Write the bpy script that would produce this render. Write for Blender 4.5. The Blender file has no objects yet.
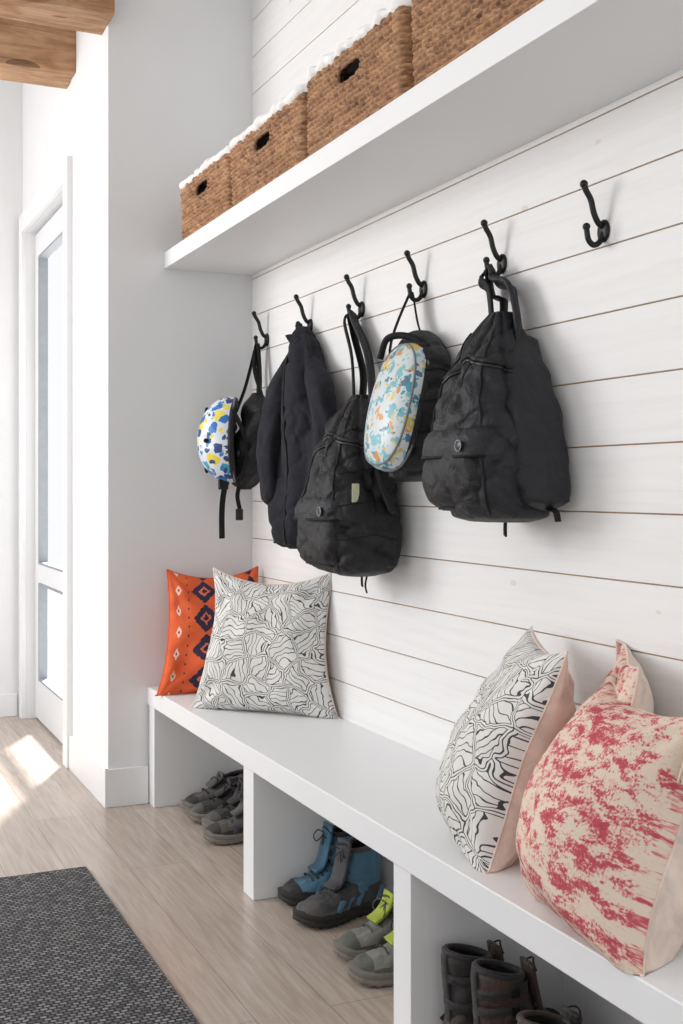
import bpy, math, random
from mathutils import Vector, Matrix, Euler, noise
random.seed(7)
S=bpy.context.scene
S.view_settings.view_transform='Standard'
S.view_settings.look='None'
S.view_settings.exposure=0.0
V=Vector
# ------------------------------------------------------------ materials
def newmat(name):
    m=bpy.data.materials.new(name); m.use_nodes=True
    nt=m.node_tree; b=nt.nodes['Principled BSDF']
    return m,nt,b
def nd(nt,t,**k):
    n=nt.nodes.new(t)
    for a,v in k.items():
        if a in n.inputs: n.inputs[a].default_value=v
        else: setattr(n,a,v)
    return n
def srgb(r,g,b):
    f=lambda c:(c/255/12.92) if c/255<=.04045 else ((c/255+.055)/1.055)**2.4
    return (f(r),f(g),f(b),1)
def mth(nt,op,a,b=None,c=None):
    n=nt.nodes.new('ShaderNodeMath'); n.operation=op
    for i,x in enumerate((a,b,c)):
        if x is None: continue
        if isinstance(x,(int,float)): n.inputs[i].default_value=x
        else: nt.links.new(x,n.inputs[i])
    return n.outputs[0]
def mixc(nt,f,a,b,mode='MIX'):
    n=nt.nodes.new('ShaderNodeMix'); n.data_type='RGBA'; n.blend_type=mode
    for i,x in ((0,f),(6,a),(7,b)):
        if isinstance(x,(int,float,tuple)): n.inputs[i].default_value=x
        else: nt.links.new(x,n.inputs[i])
    return n.outputs[2]
def ramp(nt,f,stops):
    n=nt.nodes.new('ShaderNodeValToRGB'); e=n.color_ramp.elements
    while len(e)<len(stops): e.new(.5)
    for i,(p,c) in enumerate(stops):
        e[i].position=p; e[i].color=c
    nt.links.new(f,n.inputs[0]); return n.outputs[0]
def coords(nt,kind='Object',scale=(1,1,1),rot=(0,0,0)):
    tc=nt.nodes.new('ShaderNodeTexCoord'); mp=nt.nodes.new('ShaderNodeMapping')
    mp.inputs['Scale'].default_value=scale; mp.inputs['Rotation'].default_value=rot
    nt.links.new(tc.outputs[kind],mp.inputs[0]); return mp.outputs[0]
def noisef(nt,co,scale,detail=3,rough=.5,dist=0):
    n=nd(nt,'ShaderNodeTexNoise'); n.inputs['Scale'].default_value=scale
    n.inputs['Detail'].default_value=detail; n.inputs['Roughness'].default_value=rough
    n.inputs['Distortion'].default_value=dist
    nt.links.new(co,n.inputs['Vector']); return n.outputs[0]
def bump(nt,b,h,strength=.3,dist=.01):
    n=nt.nodes.new('ShaderNodeBump'); n.inputs['Strength'].default_value=strength
    n.inputs['Distance'].default_value=dist
    nt.links.new(h,n.inputs['Height']); nt.links.new(n.outputs[0],b.inputs['Normal'])
def simple(name,col,rough=.6,var=.12,scale=20,bs=.2,bd=.003,bscale=None,metal=0,stretch=(1,1,1),spec=.5):
    m,nt,b=newmat(name)
    co=coords(nt,'Object',stretch)
    f=noisef(nt,co,scale,4)
    c1=tuple(max(0,x*(1-var)) for x in col[:3])+(1,); c2=tuple(min(1,x*(1+var)) for x in col[:3])+(1,)
    nt.links.new(ramp(nt,f,[(.3,c1),(.7,c2)]),b.inputs['Base Color'])
    b.inputs['Roughness'].default_value=rough; b.inputs['Metallic'].default_value=metal
    b.inputs['Specular IOR Level'].default_value=spec
    if bs: bump(nt,b,noisef(nt,co,bscale or scale*6,3),bs,bd)
    return m
M={}
M['wall']=simple('wall_paint',srgb(230,231,232),.75,.015,3,.06,.001,200)
M['trim']=simple('trim_paint',srgb(233,234,235),.42,.01,3,.03,.001,120)
M['frame']=simple('door_frame_paint',srgb(226,228,230),.45,.01,3,.03,.001,120)
M['gasket']=simple('window_gasket',srgb(150,154,160),.6,.05,30,0)
M['ceil']=simple('ceiling_paint',srgb(238,238,238),.8,.01,3,.03,.001,120)
m,nt,b=newmat('shiplap_whitewash')
co=coords(nt,'Object',(1,.6,14))
f=noisef(nt,co,3.5,6,.6,.4)
vor=nd(nt,'ShaderNodeTexVoronoi'); vor.inputs['Scale'].default_value=1.0
nt.links.new(coords(nt,'Object',(1,3.1,6.5)),vor.inputs['Vector'])
knot=mth(nt,'LESS_THAN',vor.outputs['Distance'],.05)
base=ramp(nt,f,[(.25,srgb(228,227,226)),(.5,srgb(234,233,232)),(.8,srgb(237,236,236))])
base=mixc(nt,mth(nt,'MULTIPLY',knot,.3),base,srgb(190,165,145))
nt.links.new(base,b.inputs['Base Color']); b.inputs['Roughness'].default_value=.55
bump(nt,b,f,.08,.002); M['ship']=m
M['gap']=simple('shiplap_gap_wood',srgb(170,138,106),.8,.2,10,0)
# floor planks
m,nt,b=newmat('oak_floor')
co=coords(nt,'Object',(1,1,1),(0,0,math.pi/2))
br=nd(nt,'ShaderNodeTexBrick'); nt.links.new(co,br.inputs['Vector'])
br.offset=.37
for k,v in (('Scale',1.0),('Mortar Size',.001),('Mortar Smooth',.3),('Bias',0.0),('Brick Width',1.9),('Row Height',.19)): br.inputs[k].default_value=v
br.inputs['Color1'].default_value=srgb(200,187,176); br.inputs['Color2'].default_value=srgb(188,174,162); br.inputs['Mortar'].default_value=srgb(135,120,107)
g=noisef(nt,coords(nt,'Object',(22,1.3,1)),3,6,.65,.6)
gc=ramp(nt,g,[(.3,srgb(206,200,194)),(.7,srgb(253,251,249))])
col=mixc(nt,.85,br.outputs['Color'],gc,'MULTIPLY')
nt.links.new(col,b.inputs['Base Color']); b.inputs['Roughness'].default_value=.25
bump(nt,b,g,.06,.002); M['floor']=m
# beams
m,nt,b=newmat('rough_sawn_timber')
g=noisef(nt,coords(nt,'Object',(1.0,10,10)),3,7,.7,1.2)
g2=noisef(nt,coords(nt,'Object',(2.2,5,5)),2,3,.5,1)
vo=nd(nt,'ShaderNodeTexVoronoi'); vo.inputs['Scale'].default_value=1.0; nt.links.new(coords(nt,'Object',(2.2,7,7)),vo.inputs['Vector'])
col=mixc(nt,.4,ramp(nt,g,[(.3,srgb(112,72,44)),(.48,srgb(184,136,96)),(.75,srgb(216,180,142))]),ramp(nt,g2,[(.35,srgb(142,96,64)),(.65,srgb(222,188,154))]),'MIX')
col=mixc(nt,mth(nt,'MULTIPLY',mth(nt,'LESS_THAN',vo.outputs['Distance'],.16),.6),col,srgb(88,56,36))
nt.links.new(col,b.inputs['Base Color']); b.inputs['Roughness'].default_value=.8
bump(nt,b,g,.8,.02); M['beam']=m
# rug
m,nt,b=newmat('woven_rug_grey')
co=coords(nt,'Object',(1,1,1))
n0=nd(nt,'ShaderNodeTexNoise'); n0.inputs['Scale'].default_value=60; nt.links.new(co,n0.inputs['Vector'])
cd=nt.nodes.new('ShaderNodeMix'); cd.data_type='VECTOR'; cd.inputs[0].default_value=.008
nt.links.new(co,cd.inputs[4]); nt.links.new(n0.outputs['Color'],cd.inputs[5])
br=nd(nt,'ShaderNodeTexBrick'); nt.links.new(cd.outputs[1],br.inputs['Vector'])
for k,v in (('Scale',1.0),('Mortar Size',.0036),('Mortar Smooth',.7),('Brick Width',.019),('Row Height',.014)): br.inputs[k].default_value=v
br.inputs['Color1'].default_value=srgb(148,147,146); br.inputs['Color2'].default_value=srgb(84,84,86); br.inputs['Mortar'].default_value=srgb(42,42,45)
nt.links.new(br.outputs['Color'],b.inputs['Base Color']); b.inputs['Roughness'].default_value=.95
bump(nt,b,mth(nt,'SUBTRACT',1,br.outputs['Fac']),.9,.006); M['rug']=m
# wicker
m,nt,b=newmat('seagrass_wicker')
co=coords(nt,'Object',(1,1,1))
f=noisef(nt,co,60,3,.6); f3=noisef(nt,co,6,2)
at=nt.nodes.new('ShaderNodeAttribute'); at.attribute_name='strand'
s=mth(nt,'ADD',mth(nt,'ADD',mth(nt,'MULTIPLY',f,.5),mth(nt,'MULTIPLY',at.outputs['Fac'],.25)),mth(nt,'MULTIPLY',f3,.25))
c=ramp(nt,s,[(.27,srgb(100,68,46)),(.45,srgb(156,114,80)),(.6,srgb(182,140,102)),(.8,srgb(210,172,130))])
nt.links.new(c,b.inputs['Base Color']); b.inputs['Roughness'].default_value=.65
bump(nt,b,noisef(nt,coords(nt,'Object',(1,1,1)),220,2),.5,.002); M['wicker']=m
M['liner']=simple('cotton_liner',srgb(238,237,235),.9,.03,15,.5,.004,60)
M['iron']=simple('black_iron',srgb(26,26,28),.45,.2,40,.15,.001,150,metal=.3)
def fabric(name,col,rough=.8,wr=.35,weave=900,sheen=.1,bs=14,spec=.5):
    m,nt,b=newmat(name)
    co=coords(nt,'Object')
    f=noisef(nt,co,14,4,.6,.5)
    c1=tuple(x*.8 for x in col[:3])+(1,); c2=tuple(x*1.2 for x in col[:3])+(1,)
    nt.links.new(ramp(nt,f,[(.3,c1),(.7,c2)]),b.inputs['Base Color'])
    b.inputs['Roughness'].default_value=rough
    b.inputs['Sheen Weight'].default_value=sheen
    b.inputs['Specular IOR Level'].default_value=spec
    w=noisef(nt,co,weave,2)
    cr=mth(nt,'ABSOLUTE',mth(nt,'SUBTRACT',noisef(nt,co,bs*.8,3,.55,1.8),.5))
    h=mth(nt,'ADD',mth(nt,'ADD',mth(nt,'MULTIPLY',noisef(nt,co,bs,3,.5,1.4),.7),mth(nt,'MULTIPLY',cr,1.2)),mth(nt,'MULTIPLY',w,.06))
    bump(nt,b,h,wr,.02); return m
M['black']=fabric('black_nylon',srgb(28,28,30),.58,.45,sheen=.0,spec=.35)
M['black2']=fabric('charcoal_nylon',srgb(34,35,39),.55,.45,sheen=.0,spec=.35)
M['coat']=fabric('charcoal_wool',srgb(37,38,44),.8,.3,sheen=.0,spec=.2)
M['web']=fabric('black_webbing',srgb(18,18,20),.7,.15,sheen=.0,spec=.3)
M['plast']=simple('black_plastic',srgb(20,20,22),.35,.1,30,0)
M['grey']=simple('grey_piping',srgb(120,126,130),.6,.1,30,0)
M['tag']=simple('cream_tag',srgb(195,195,165),.6,.1,60,0)
M['cream']=fabric('cream_linen',srgb(224,205,192),.9,.12)
M['tassel']=fabric('cream_tassel',srgb(226,208,190),.9,.4)
def lines_mat(name,bg,fg,sc):
    m,nt,b=newmat(name)
    co=coords(nt,'UV',(sc,sc,1))
    nz=nd(nt,'ShaderNodeTexNoise'); nz.inputs['Scale'].default_value=1.1; nz.inputs['Detail'].default_value=2.0; nt.links.new(co,nz.inputs['Vector'])
    va=nt.nodes.new('ShaderNodeVectorMath'); va.operation='MULTIPLY_ADD'
    nt.links.new(nz.outputs['Color'],va.inputs[0]); va.inputs[1].default_value=(.95,.95,0); nt.links.new(co,va.inputs[2])
    vo=nd(nt,'ShaderNodeTexVoronoi'); vo.voronoi_dimensions='2D'; vo.inputs['Scale'].default_value=1.0; nt.links.new(va.outputs[0],vo.inputs['Vector'])
    ve=nd(nt,'ShaderNodeTexVoronoi'); ve.voronoi_dimensions='2D'; ve.feature='DISTANCE_TO_EDGE'; ve.inputs['Scale'].default_value=1.0; nt.links.new(va.outputs[0],ve.inputs['Vector'])
    sx=nt.nodes.new('ShaderNodeSeparateColor'); nt.links.new(vo.outputs['Color'],sx.inputs[0])
    th=mth(nt,'MULTIPLY',sx.outputs[0],6.283)
    sp=nt.nodes.new('ShaderNodeSeparateXYZ'); nt.links.new(va.outputs[0],sp.inputs[0])
    q=mth(nt,'ADD',mth(nt,'MULTIPLY',sp.outputs[0],mth(nt,'COSINE',th)),mth(nt,'MULTIPLY',sp.outputs[1],mth(nt,'SINE',th)))
    w=mth(nt,'PINGPONG',mth(nt,'MULTIPLY',q,4.6),.5)
    inner=mth(nt,'GREATER_THAN',ve.outputs['Distance'],.085)
    l1=mth(nt,'MULTIPLY',mth(nt,'LESS_THAN',w,.078),inner)
    l2=mth(nt,'LESS_THAN',ve.outputs['Distance'],.016)
    l3=mth(nt,'LESS_THAN',mth(nt,'ABSOLUTE',mth(nt,'SUBTRACT',ve.outputs['Distance'],.092)),.014)
    msk=mth(nt,'MAXIMUM',mth(nt,'MAXIMUM',l1,l2),l3)
    nt.links.new(mixc(nt,msk,bg,fg),b.inputs['Base Color']); b.inputs['Roughness'].default_value=.9
    bump(nt,b,noisef(nt,coords(nt,'Object'),500,2),.2,.002); return m
M['maze']=lines_mat('maze_line_cotton',srgb(224,222,218),srgb(66,66,70),6.2)
# orange
m,nt,b=newmat('orange_embroidered')
tc=nt.nodes.new('ShaderNodeTexCoord'); sp=nt.nodes.new('ShaderNodeSeparateXYZ'); nt.links.new(tc.outputs['UV'],sp.inputs[0])
u,v=sp.outputs[0],sp.outputs[1]
jt=mth(nt,'MULTIPLY',mth(nt,'SUBTRACT',noisef(nt,coords(nt,'UV'),40,2),.5),.22)
def dia(u0,n,k,off=0.0):
    fv=mth(nt,'ABSOLUTE',mth(nt,'SUBTRACT',mth(nt,'FRACT',mth(nt,'ADD',mth(nt,'MULTIPLY',v,n),off)),.5))
    fu=mth(nt,'ABSOLUTE',mth(nt,'MULTIPLY',mth(nt,'SUBTRACT',u,u0),k))
    return mth(nt,'ADD',mth(nt,'ADD',fv,fu),jt)
cur=ramp(nt,noisef(nt,coords(nt,'UV'),6,3),[(.3,srgb(206,82,40)),(.7,srgb(232,106,56))])
for u0 in (.36,.88):
    d=dia(u0,4.2,4.0); cur=mixc(nt,mth(nt,'LESS_THAN',d,.5),cur,srgb(42,40,66))
    cur=mixc(nt,mth(nt,'LESS_THAN',d,.22),cur,srgb(214,110,78))
    cur=mixc(nt,mth(nt,'LESS_THAN',d,.12),cur,srgb(42,40,66))
for u0 in (.09,.60):
    d=dia(u0,6,9,.5); cur=mixc(nt,mth(nt,'LESS_THAN',d,.27),cur,srgb(236,200,182))
    cur=mixc(nt,mth(nt,'LESS_THAN',d,.10),cur,srgb(150,60,70))
for u0 in (.19,.52): 
    d=dia(u0,14,22); cur=mixc(nt,mth(nt,'LESS_THAN',d,.2),cur,srgb(60,40,66))
nt.links.new(cur,b.inputs['Base Color']); b.inputs['Roughness'].default_value=.85
bump(nt,b,noisef(nt,coords(nt,'Object'),400,2),.25,.002); M['orange']=m
# pink
m,nt,b=newmat('cream_crimson_jacquard')
co=coords(nt,'UV',(1,1.5,1))
a=noisef(nt,co,11,7,.7,.3); a2=noisef(nt,coords(nt,'UV',(130,80,1)),1,2); a3=noisef(nt,co,2.6,2)
s=mth(nt,'ADD',mth(nt,'ADD',a,mth(nt,'MULTIPLY',mth(nt,'SUBTRACT',a2,.5),.36)),mth(nt,'MULTIPLY',mth(nt,'SUBTRACT',a3,.5),.2))
c=ramp(nt,s,[(.465,srgb(226,208,190)),(.51,srgb(222,168,156)),(.56,srgb(196,88,98)),(.8,srgb(172,48,68))])
nt.links.new(c,b.inputs['Base Color']); b.inputs['Roughness'].default_value=.92
bump(nt,b,mth(nt,'ADD',a2,s),.4,.004); M['pink']=m
def kid(name,bg,cols,sc,thr,kind='Object',warp=.045,ws=30):
    m,nt,b=newmat(name)
    co=coords(nt,kind)
    nz=nd(nt,'ShaderNodeTexNoise'); nz.inputs['Scale'].default_value=ws; nt.links.new(co,nz.inputs['Vector'])
    mx=nt.nodes.new('ShaderNodeMix'); mx.data_type='VECTOR'; mx.inputs[0].default_value=warp
    nt.links.new(co,mx.inputs[4]); nt.links.new(nz.outputs['Color'],mx.inputs[5])
    cur=bg
    for k,(s_,t_) in enumerate(((sc,thr),(sc*1.7,thr*.8))):
        vo=nd(nt,'ShaderNodeTexVoronoi'); vo.inputs['Scale'].default_value=s_; nt.links.new(mx.outputs[1],vo.inputs['Vector'])
        sx=nt.nodes.new('ShaderNodeSeparateColor'); nt.links.new(vo.outputs['Color'],sx.inputs[0])
        n=nt.nodes.new('ShaderNodeValToRGB'); n.color_ramp.interpolation='CONSTANT'; e=n.color_ramp.elements
        while len(e)<len(cols): e.new(.5)
        for i,cc in enumerate(cols): e[i].position=i/len(cols); e[i].color=cc
        nt.links.new(sx.outputs[0],n.inputs[0])
        msk=mth(nt,'MULTIPLY',mth(nt,'LESS_THAN',vo.outputs['Distance'],t_),mth(nt,'GREATER_THAN',sx.outputs[1],.3*k+.1))
        cur=mixc(nt,msk,cur,n.outputs[0])
    nt.links.new(cur,b.inputs['Base Color'])
    b.inputs['Roughness'].default_value=.4; return m
M['kid1']=kid('helmet_print',srgb(222,228,232),[srgb(40,110,190),srgb(236,214,70),srgb(70,165,195),srgb(45,70,130),srgb(238,222,90),srgb(60,130,200)],24,.5)
M['kid2']=kid('animal_print',srgb(204,212,214),[srgb(70,150,164),srgb(212,146,76),srgb(110,176,188),srgb(214,188,90),srgb(84,120,140),srgb(120,186,194)],30,.46,warp=.07,ws=36)
M['sole_w']=simple('grey_rubber',srgb(116,110,102),.8,.2,30,.3)
M['sole_d']=simple('dark_rubber',srgb(40,38,36),.8,.2,30,.3)
M['sh_grey']=fabric('shoe_grey',srgb(80,76,74),.8)
M['sh_dk']=fabric('shoe_dark',srgb(40,37,38),.7)
M['sh_teal']=fabric('boot_teal',srgb(76,118,142),.8)
M['sh_slate']=fabric('boot_slate',srgb(60,60,64),.7)
M['sh_green']=fabric('sneaker_dark_mesh',srgb(84,86,78),.8)
M['sh_green2']=fabric('sneaker_grey_mesh',srgb(124,124,118),.8)
M['lime']=fabric('lime_trim',srgb(166,180,60),.7)
M['purple']=fabric('purple_fabric',srgb(66,52,74),.8)
M['sh_brown']=fabric('boot_brown_leather',srgb(60,42,33),.5,.6)
M['inside']=simple('dark_lining',srgb(20,20,22),.9,.2,30,0)
m,nt,b=newmat('door_glass')
nt.nodes.remove(b); out=nt.nodes['Material Output']
tr=nt.nodes.new('ShaderNodeBsdfTransparent'); gl=nt.nodes.new('ShaderNodeBsdfGlossy'); gl.inputs['Roughness'].default_value=.02
tr.inputs[0].default_value=(.985,.99,1,1)
mx=nt.nodes.new('ShaderNodeMixShader'); mx.inputs[0].default_value=.04
nt.links.new(tr.outputs[0],mx.inputs[1]); nt.links.new(gl.outputs[0],mx.inputs[2]); nt.links.new(mx.outputs[0],out.inputs[0])
M['glass']=m
M['ground']=simple('pale_gravel',srgb(235,233,230),.9,.08,8,.2)
# ------------------------------------------------------------ mesh helpers
import bmesh
def mesh(name,verts,faces,mats,parent=None,smooth=True,mi=None,uv=None,loc=None,attr=None):
    me=bpy.data.meshes.new(name); me.from_pydata([tuple(v) for v in verts],[],faces)
    if not isinstance(mats,(list,tuple)): mats=[mats]
    for m in mats: me.materials.append(m)
    if mi:
        for p,i in zip(me.polygons,mi): p.material_index=i
    if uv:
        l=me.uv_layers.new(name='UVMap')
        for lp in me.loops: l.data[lp.index].uv=uv[lp.vertex_index]
    if attr:
        A=me.attributes.new(attr[0],'FLOAT','POINT')
        A.data.foreach_set('value',attr[1])
    if smooth:
        for p in me.polygons: p.use_smooth=True
    me.update()
    bm=bmesh.new(); bm.from_mesh(me); bmesh.ops.recalc_face_normals(bm,faces=bm.faces); bm.to_mesh(me); bm.free()
    o=bpy.data.objects.new(name,me); S.collection.objects.link(o)
    if parent: o.parent=parent
    if loc: o.location=loc
    return o
def root(name,loc,rot=(0,0,0)):
    e=bpy.data.objects.new(name,None); e.empty_display_size=.05; e.location=loc; e.rotation_euler=rot
    S.collection.objects.link(e); return e
def boxes(name,bl,mats,parent=None,bev=0.003,mi=None):
    vs=[];fs=[];ms=[]
    for k,(x0,x1,y0,y1,z0,z1) in enumerate(bl):
        n=len(vs)
        vs+=[(x0,y0,z0),(x1,y0,z0),(x1,y1,z0),(x0,y1,z0),(x0,y0,z1),(x1,y0,z1),(x1,y1,z1),(x0,y1,z1)]
        for f in ((0,3,2,1),(4,5,6,7),(0,1,5,4),(1,2,6,5),(2,3,7,6),(3,0,4,7)):
            fs.append(tuple(n+i for i in f)); ms.append(mi[k] if mi else 0)
    o=mesh(name,vs,fs,mats,parent,False,ms)
    if bev:
        b=o.modifiers.new('b','BEVEL'); b.width=bev; b.segments=2; b.limit_method='ANGLE'
    return o
def catmull(P,n=8):
    P=[V(p) for p in P]; out=[]
    Q=[P[0]*2-P[1]]+P+[P[-1]*2-P[-2]]
    for i in range(1,len(Q)-2):
        for k in range(n):
            t=k/n; a,b,c,d=Q[i-1],Q[i],Q[i+1],Q[i+2]
            out.append(.5*((2*b)+(c-a)*t+(2*a-5*b+4*c-d)*t*t+(3*b-a-3*c+d)*t**3))
    out.append(P[-1]); return out
def sweep(name,path,prof,mat,parent=None,side=None,closed=False,scale=None,smooth=True):
    P=[V(p) for p in path]; n=len(P); m=len(prof); vs=[];fs=[]
    prevS=None
    for i,p in enumerate(P):
        if closed: T=P[(i+1)%n]-P[i-1]
        else: T=P[min(i+1,n-1)]-P[max(i-1,0)]
        if T.length<1e-9: T=V((0,0,1))
        T.normalize()
        s=V(side) if side is not None else (prevS if prevS is not None else (V((0,1,0)) if abs(T.y)<.9 else V((1,0,0))))
        s=s-T*s.dot(T)
        if s.length<1e-6: s=V((1,.3,.2))-T*V((1,.3,.2)).dot(T)
        s.normalize(); prevS=s; N=T.cross(s)
        k=scale[i] if scale else 1
        for a,b in prof: vs.append(p+s*a*k+N*b*k)
    L=n if closed else n-1
    for i in range(L):
        j=(i+1)%n
        for q in range(m):
            r=(q+1)%m; fs.append((i*m+q,i*m+r,j*m+r,j*m+q))
    if not closed:
        fs.append(tuple(range(m-1,-1,-1))); fs.append(tuple((n-1)*m+q for q in range(m)))
    return mesh(name,vs,fs,mat,parent,smooth)
def circ(r,n=8,ry=None): return [(r*math.cos(2*math.pi*i/n),(ry or r)*math.sin(2*math.pi*i/n)) for i in range(n)]
def tube(name,P,r,mat,parent=None,n=8,sm=8,closed=False,scale=None):
    path=catmull(P,sm) if sm else P
    return sweep(name,path,circ(r,n),mat,parent,closed=closed,scale=scale)
def strap(name,P,w,th,mat,parent,side,sm=8):
    h=w/2;t=th/2
    return sweep(name,catmull(P,sm),[(-h,-t*.5),(-h*.9,-t),(h*.9,-t),(h,-t*.5),(h,t*.5),(h*.9,t),(-h*.9,t),(-h,t*.5)],mat,parent,side=side)
def ball(name,c,r,mat,parent,sc=(1,1,1),n=12):
    vs=[];fs=[];c=V(c)
    for i in range(n+1):
        a=math.pi*i/n
        for j in range(n*2):
            t=math.pi*j/n; vs.append(c+V((r*sc[0]*math.sin(a)*math.cos(t),r*sc[1]*math.sin(a)*math.sin(t),r*sc[2]*math.cos(a))))
    m=n*2
    for i in range(n):
        for j in range(m):
            k=(j+1)%m; fs.append((i*m+j,i*m+k,(i+1)*m+k,(i+1)*m+j))
    return mesh(name,vs,fs,mat,parent)
def interp(L,z):
    if z<=L[0][0]: return L[0][1:]
    for i in range(len(L)-1):
        a,b=L[i],L[i+1]
        if z<=b[0]:
            t=(z-a[0])/(b[0]-a[0]); p=L[max(i-1,0)]; q=L[min(i+2,len(L)-1)]
            r=[]
            for k in range(1,len(a)):
                m0=(b[k]-p[k])/(b[0]-p[0])*(b[0]-a[0]); m1=(q[k]-a[k])/(q[0]-a[0])*(b[0]-a[0])
                t2=t*t;t3=t2*t
                r.append((2*t3-3*t2+1)*a[k]+(t3-2*t2+t)*m0+(-2*t3+3*t2)*b[k]+(t3-t2)*m1)
            return r
    return L[-1][1:]
class Blob:
    """vertical loft; levels (z,cx,cy,a,b) bottom->top; kept clear of the wall plane x=0."""
    def __init__(s,levels,e=3.0,amp=.008,freq=9,seed=0,fold=0,nf=7,crease=.006,folds=()):
        s.L=levels;s.e=e;s.amp=amp;s.fr=freq;s.sd=V((seed*3.1,seed*1.7,seed*.9));s.fold=fold;s.nf=nf;s.cr=crease;s.folds=folds
    def pt(s,th,t,extra=0):
        z0,z1=s.L[0][0],s.L[-1][0]; z=z0+(z1-z0)*t
        cx,cy,a,b=interp(s.L,z); a=max(a,.001);b=max(b,.001)
        c,sn=math.cos(th),math.sin(th)
        r=(abs(c)**s.e+abs(sn)**s.e)**(-1/s.e)
        p=V((cx+a*r*c,cy+b*r*sn,z)); d=V((c,sn,0))
        k=min(1,a/.04)
        o=s.amp*noise.noise(p*s.fr+s.sd)*1.6
        w=V((noise.noise(p*5+s.sd),noise.noise(p*5-s.sd),0))*.5
        n1=noise.noise(V((p.x*5,p.y*5,p.z*8+p.y*7))+w+s.sd*2)
        n2=noise.noise(V((p.x*9,p.y*9,p.z*12-p.y*9))+w*1.5-s.sd)
        o-=s.cr*math.exp(-(n1/.09)**2)+s.cr*.6*math.exp(-(n2/.08)**2)
        for (h0,t0,h1,t1,dp,wd) in s.folds:
            L2=(h1-h0)**2+(t1-t0)**2; q=((th-h0)*(h1-h0)+(t-t0)*(t1-t0))/L2; qq=max(0,min(1,q))
            dd=math.hypot(th-h0-qq*(h1-h0),(t-t0-qq*(t1-t0))*2)
            o-=dp*math.exp(-(dd/wd)**2)
        if s.fold: o+=s.fold*(1-t*.8)*math.sin(s.nf*th+3*noise.noise(V((th*.8,0,z*3))+s.sd))
        q=p+d*(o*k+extra); q.x=min(q.x,-.006); return q
    def build(s,name,mat,parent,n=110,m=100):
        vs=[];fs=[]
        for i in range(m+1):
            for j in range(n): vs.append(s.pt(2*math.pi*j/n,i/m))
        for i in range(m):
            for j in range(n):
                k=(j+1)%n; fs.append((i*n+j,i*n+k,(i+1)*n+k,(i+1)*n+j))
        for base in (0,m*n):
            c=sum((vs[base+j] for j in range(n)),V())/n; vs.append(c); ci=len(vs)-1
            for j in range(n): fs.append((base+j,base+(j+1)%n,ci))
        return mesh(name,vs,fs,mat,parent)
    def seam(s,name,pts,r,mat,parent,extra=.001,n=12):
        P=[]
        for i in range(len(pts)-1):
            for k in range(n):
                t=k/n; P.append(s.pt(pts[i][0]*(1-t)+pts[i+1][0]*t,pts[i][1]*(1-t)+pts[i+1][1]*t,extra))
        P.append(s.pt(pts[-1][0],pts[-1][1],extra))
        return sweep(name,P,circ(r,6),mat,parent)
# ------------------------------------------------------------ room
WX=1.655; EY=4.58; SX=1.058; CZ=3.55; WT=.10
boxes('floor',[(-4,WX+.2,-1.5,EY+.1,-.1,0),(-4,SX+WT,EY+.1,6.75,-.1,0)],M['floor'],bev=0)
boxes('ceiling',[(-1.2,WX+.2,-.6,6.75,CZ,CZ+.1)],M['ceil'],bev=0)
bl=[];mi=[]
z=1.04-.152*7
while z<CZ:
    bl.append((WX,WX+.02,-1.0,EY,z+.0017,min(z+.1503,CZ))); mi.append(0); z+=.152
bl.append((WX+.005,WX+.12,-1.0,EY,0,CZ)); mi.append(1)
boxes('wall_right',bl,[M['ship'],M['gap']],bev=.001,mi=mi)
boxes('wall_end',[(SX,WX+.12,EY,EY+.12,0,CZ)],M['wall'],bev=.002)
DY0,DY1,DZ=5.36,6.50,2.62
boxes('wall_side',[(SX,SX+WT,EY+.12,DY0,0,CZ),(SX,SX+WT,DY0,DY1,DZ,CZ),(SX,SX+WT,DY1,6.62,0,CZ)],M['wall'],bev=.002)
boxes('wall_far',[(-4,SX+WT,6.62,6.66,0,CZ)],M['wall'],bev=0)
boxes('baseboard_end',[(SX-.014,1.216,EY-.016,EY,0,.148)],M['trim'],bev=.002)
boxes('baseboard_side',[(SX-.016,SX,EY-.0165,5.265,0,.148)],M['trim'],bev=.002)
boxes('baseboard_far',[(-4,SX-.03,6.604,6.62,0,.12)],M['trim'],bev=.002)
boxes('trim_1',[(SX-.026,SX,5.268,DY0,0,DZ+.1),(SX-.026,SX,DY1,DY1+.09,0,DZ+.1),(SX-.0265,SX,DY0,DY1,DZ,DZ+.1)],M['trim'],bev=.003)
dX=SX+.068
d=root('door_1',(dX,5.92,0))
x0,x1=-.022,.022; a,bb=DY0-5.92+.005,DY1-5.92-.005
sw=.11
boxes('frame',[(x0,x1,a,a+sw,.01,DZ-.01),(x0,x1,bb-sw,bb,.01,DZ-.01),(x0,x1,a+sw,bb-sw,.01,.22),(x0,x1,a+sw,bb-sw,DZ-.14,DZ-.01),(x0,x1,a+sw,bb-sw,.74,.84)],M['frame'],d,.006)
for z0,z1 in ((.22,.74),(.84,DZ-.14)):
    g=.012
    boxes('glazing_bead',[(-.025,.025,a+sw,a+sw+g,z0,z1),(-.025,.025,bb-sw-g,bb-sw,z0,z1),(-.025,.025,a+sw+g,bb-sw-g,z0,z0+g),(-.025,.025,a+sw+g,bb-sw-g,z1-g,z1)],M['gasket'],d,.002)
boxes('glass',[(-.002,.002,a+sw-.01,bb-sw+.01,.19,.75),(-.002,.002,a+sw-.01,bb-sw+.01,.83,DZ-.11)],M['glass'],d,bev=0)
boxes('exterior_ground',[(-6,12,6.9,20,-.2,-.06),(1.3,12,4.8,6.9,-.2,-.06)],M['ground'],bev=0)
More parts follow.
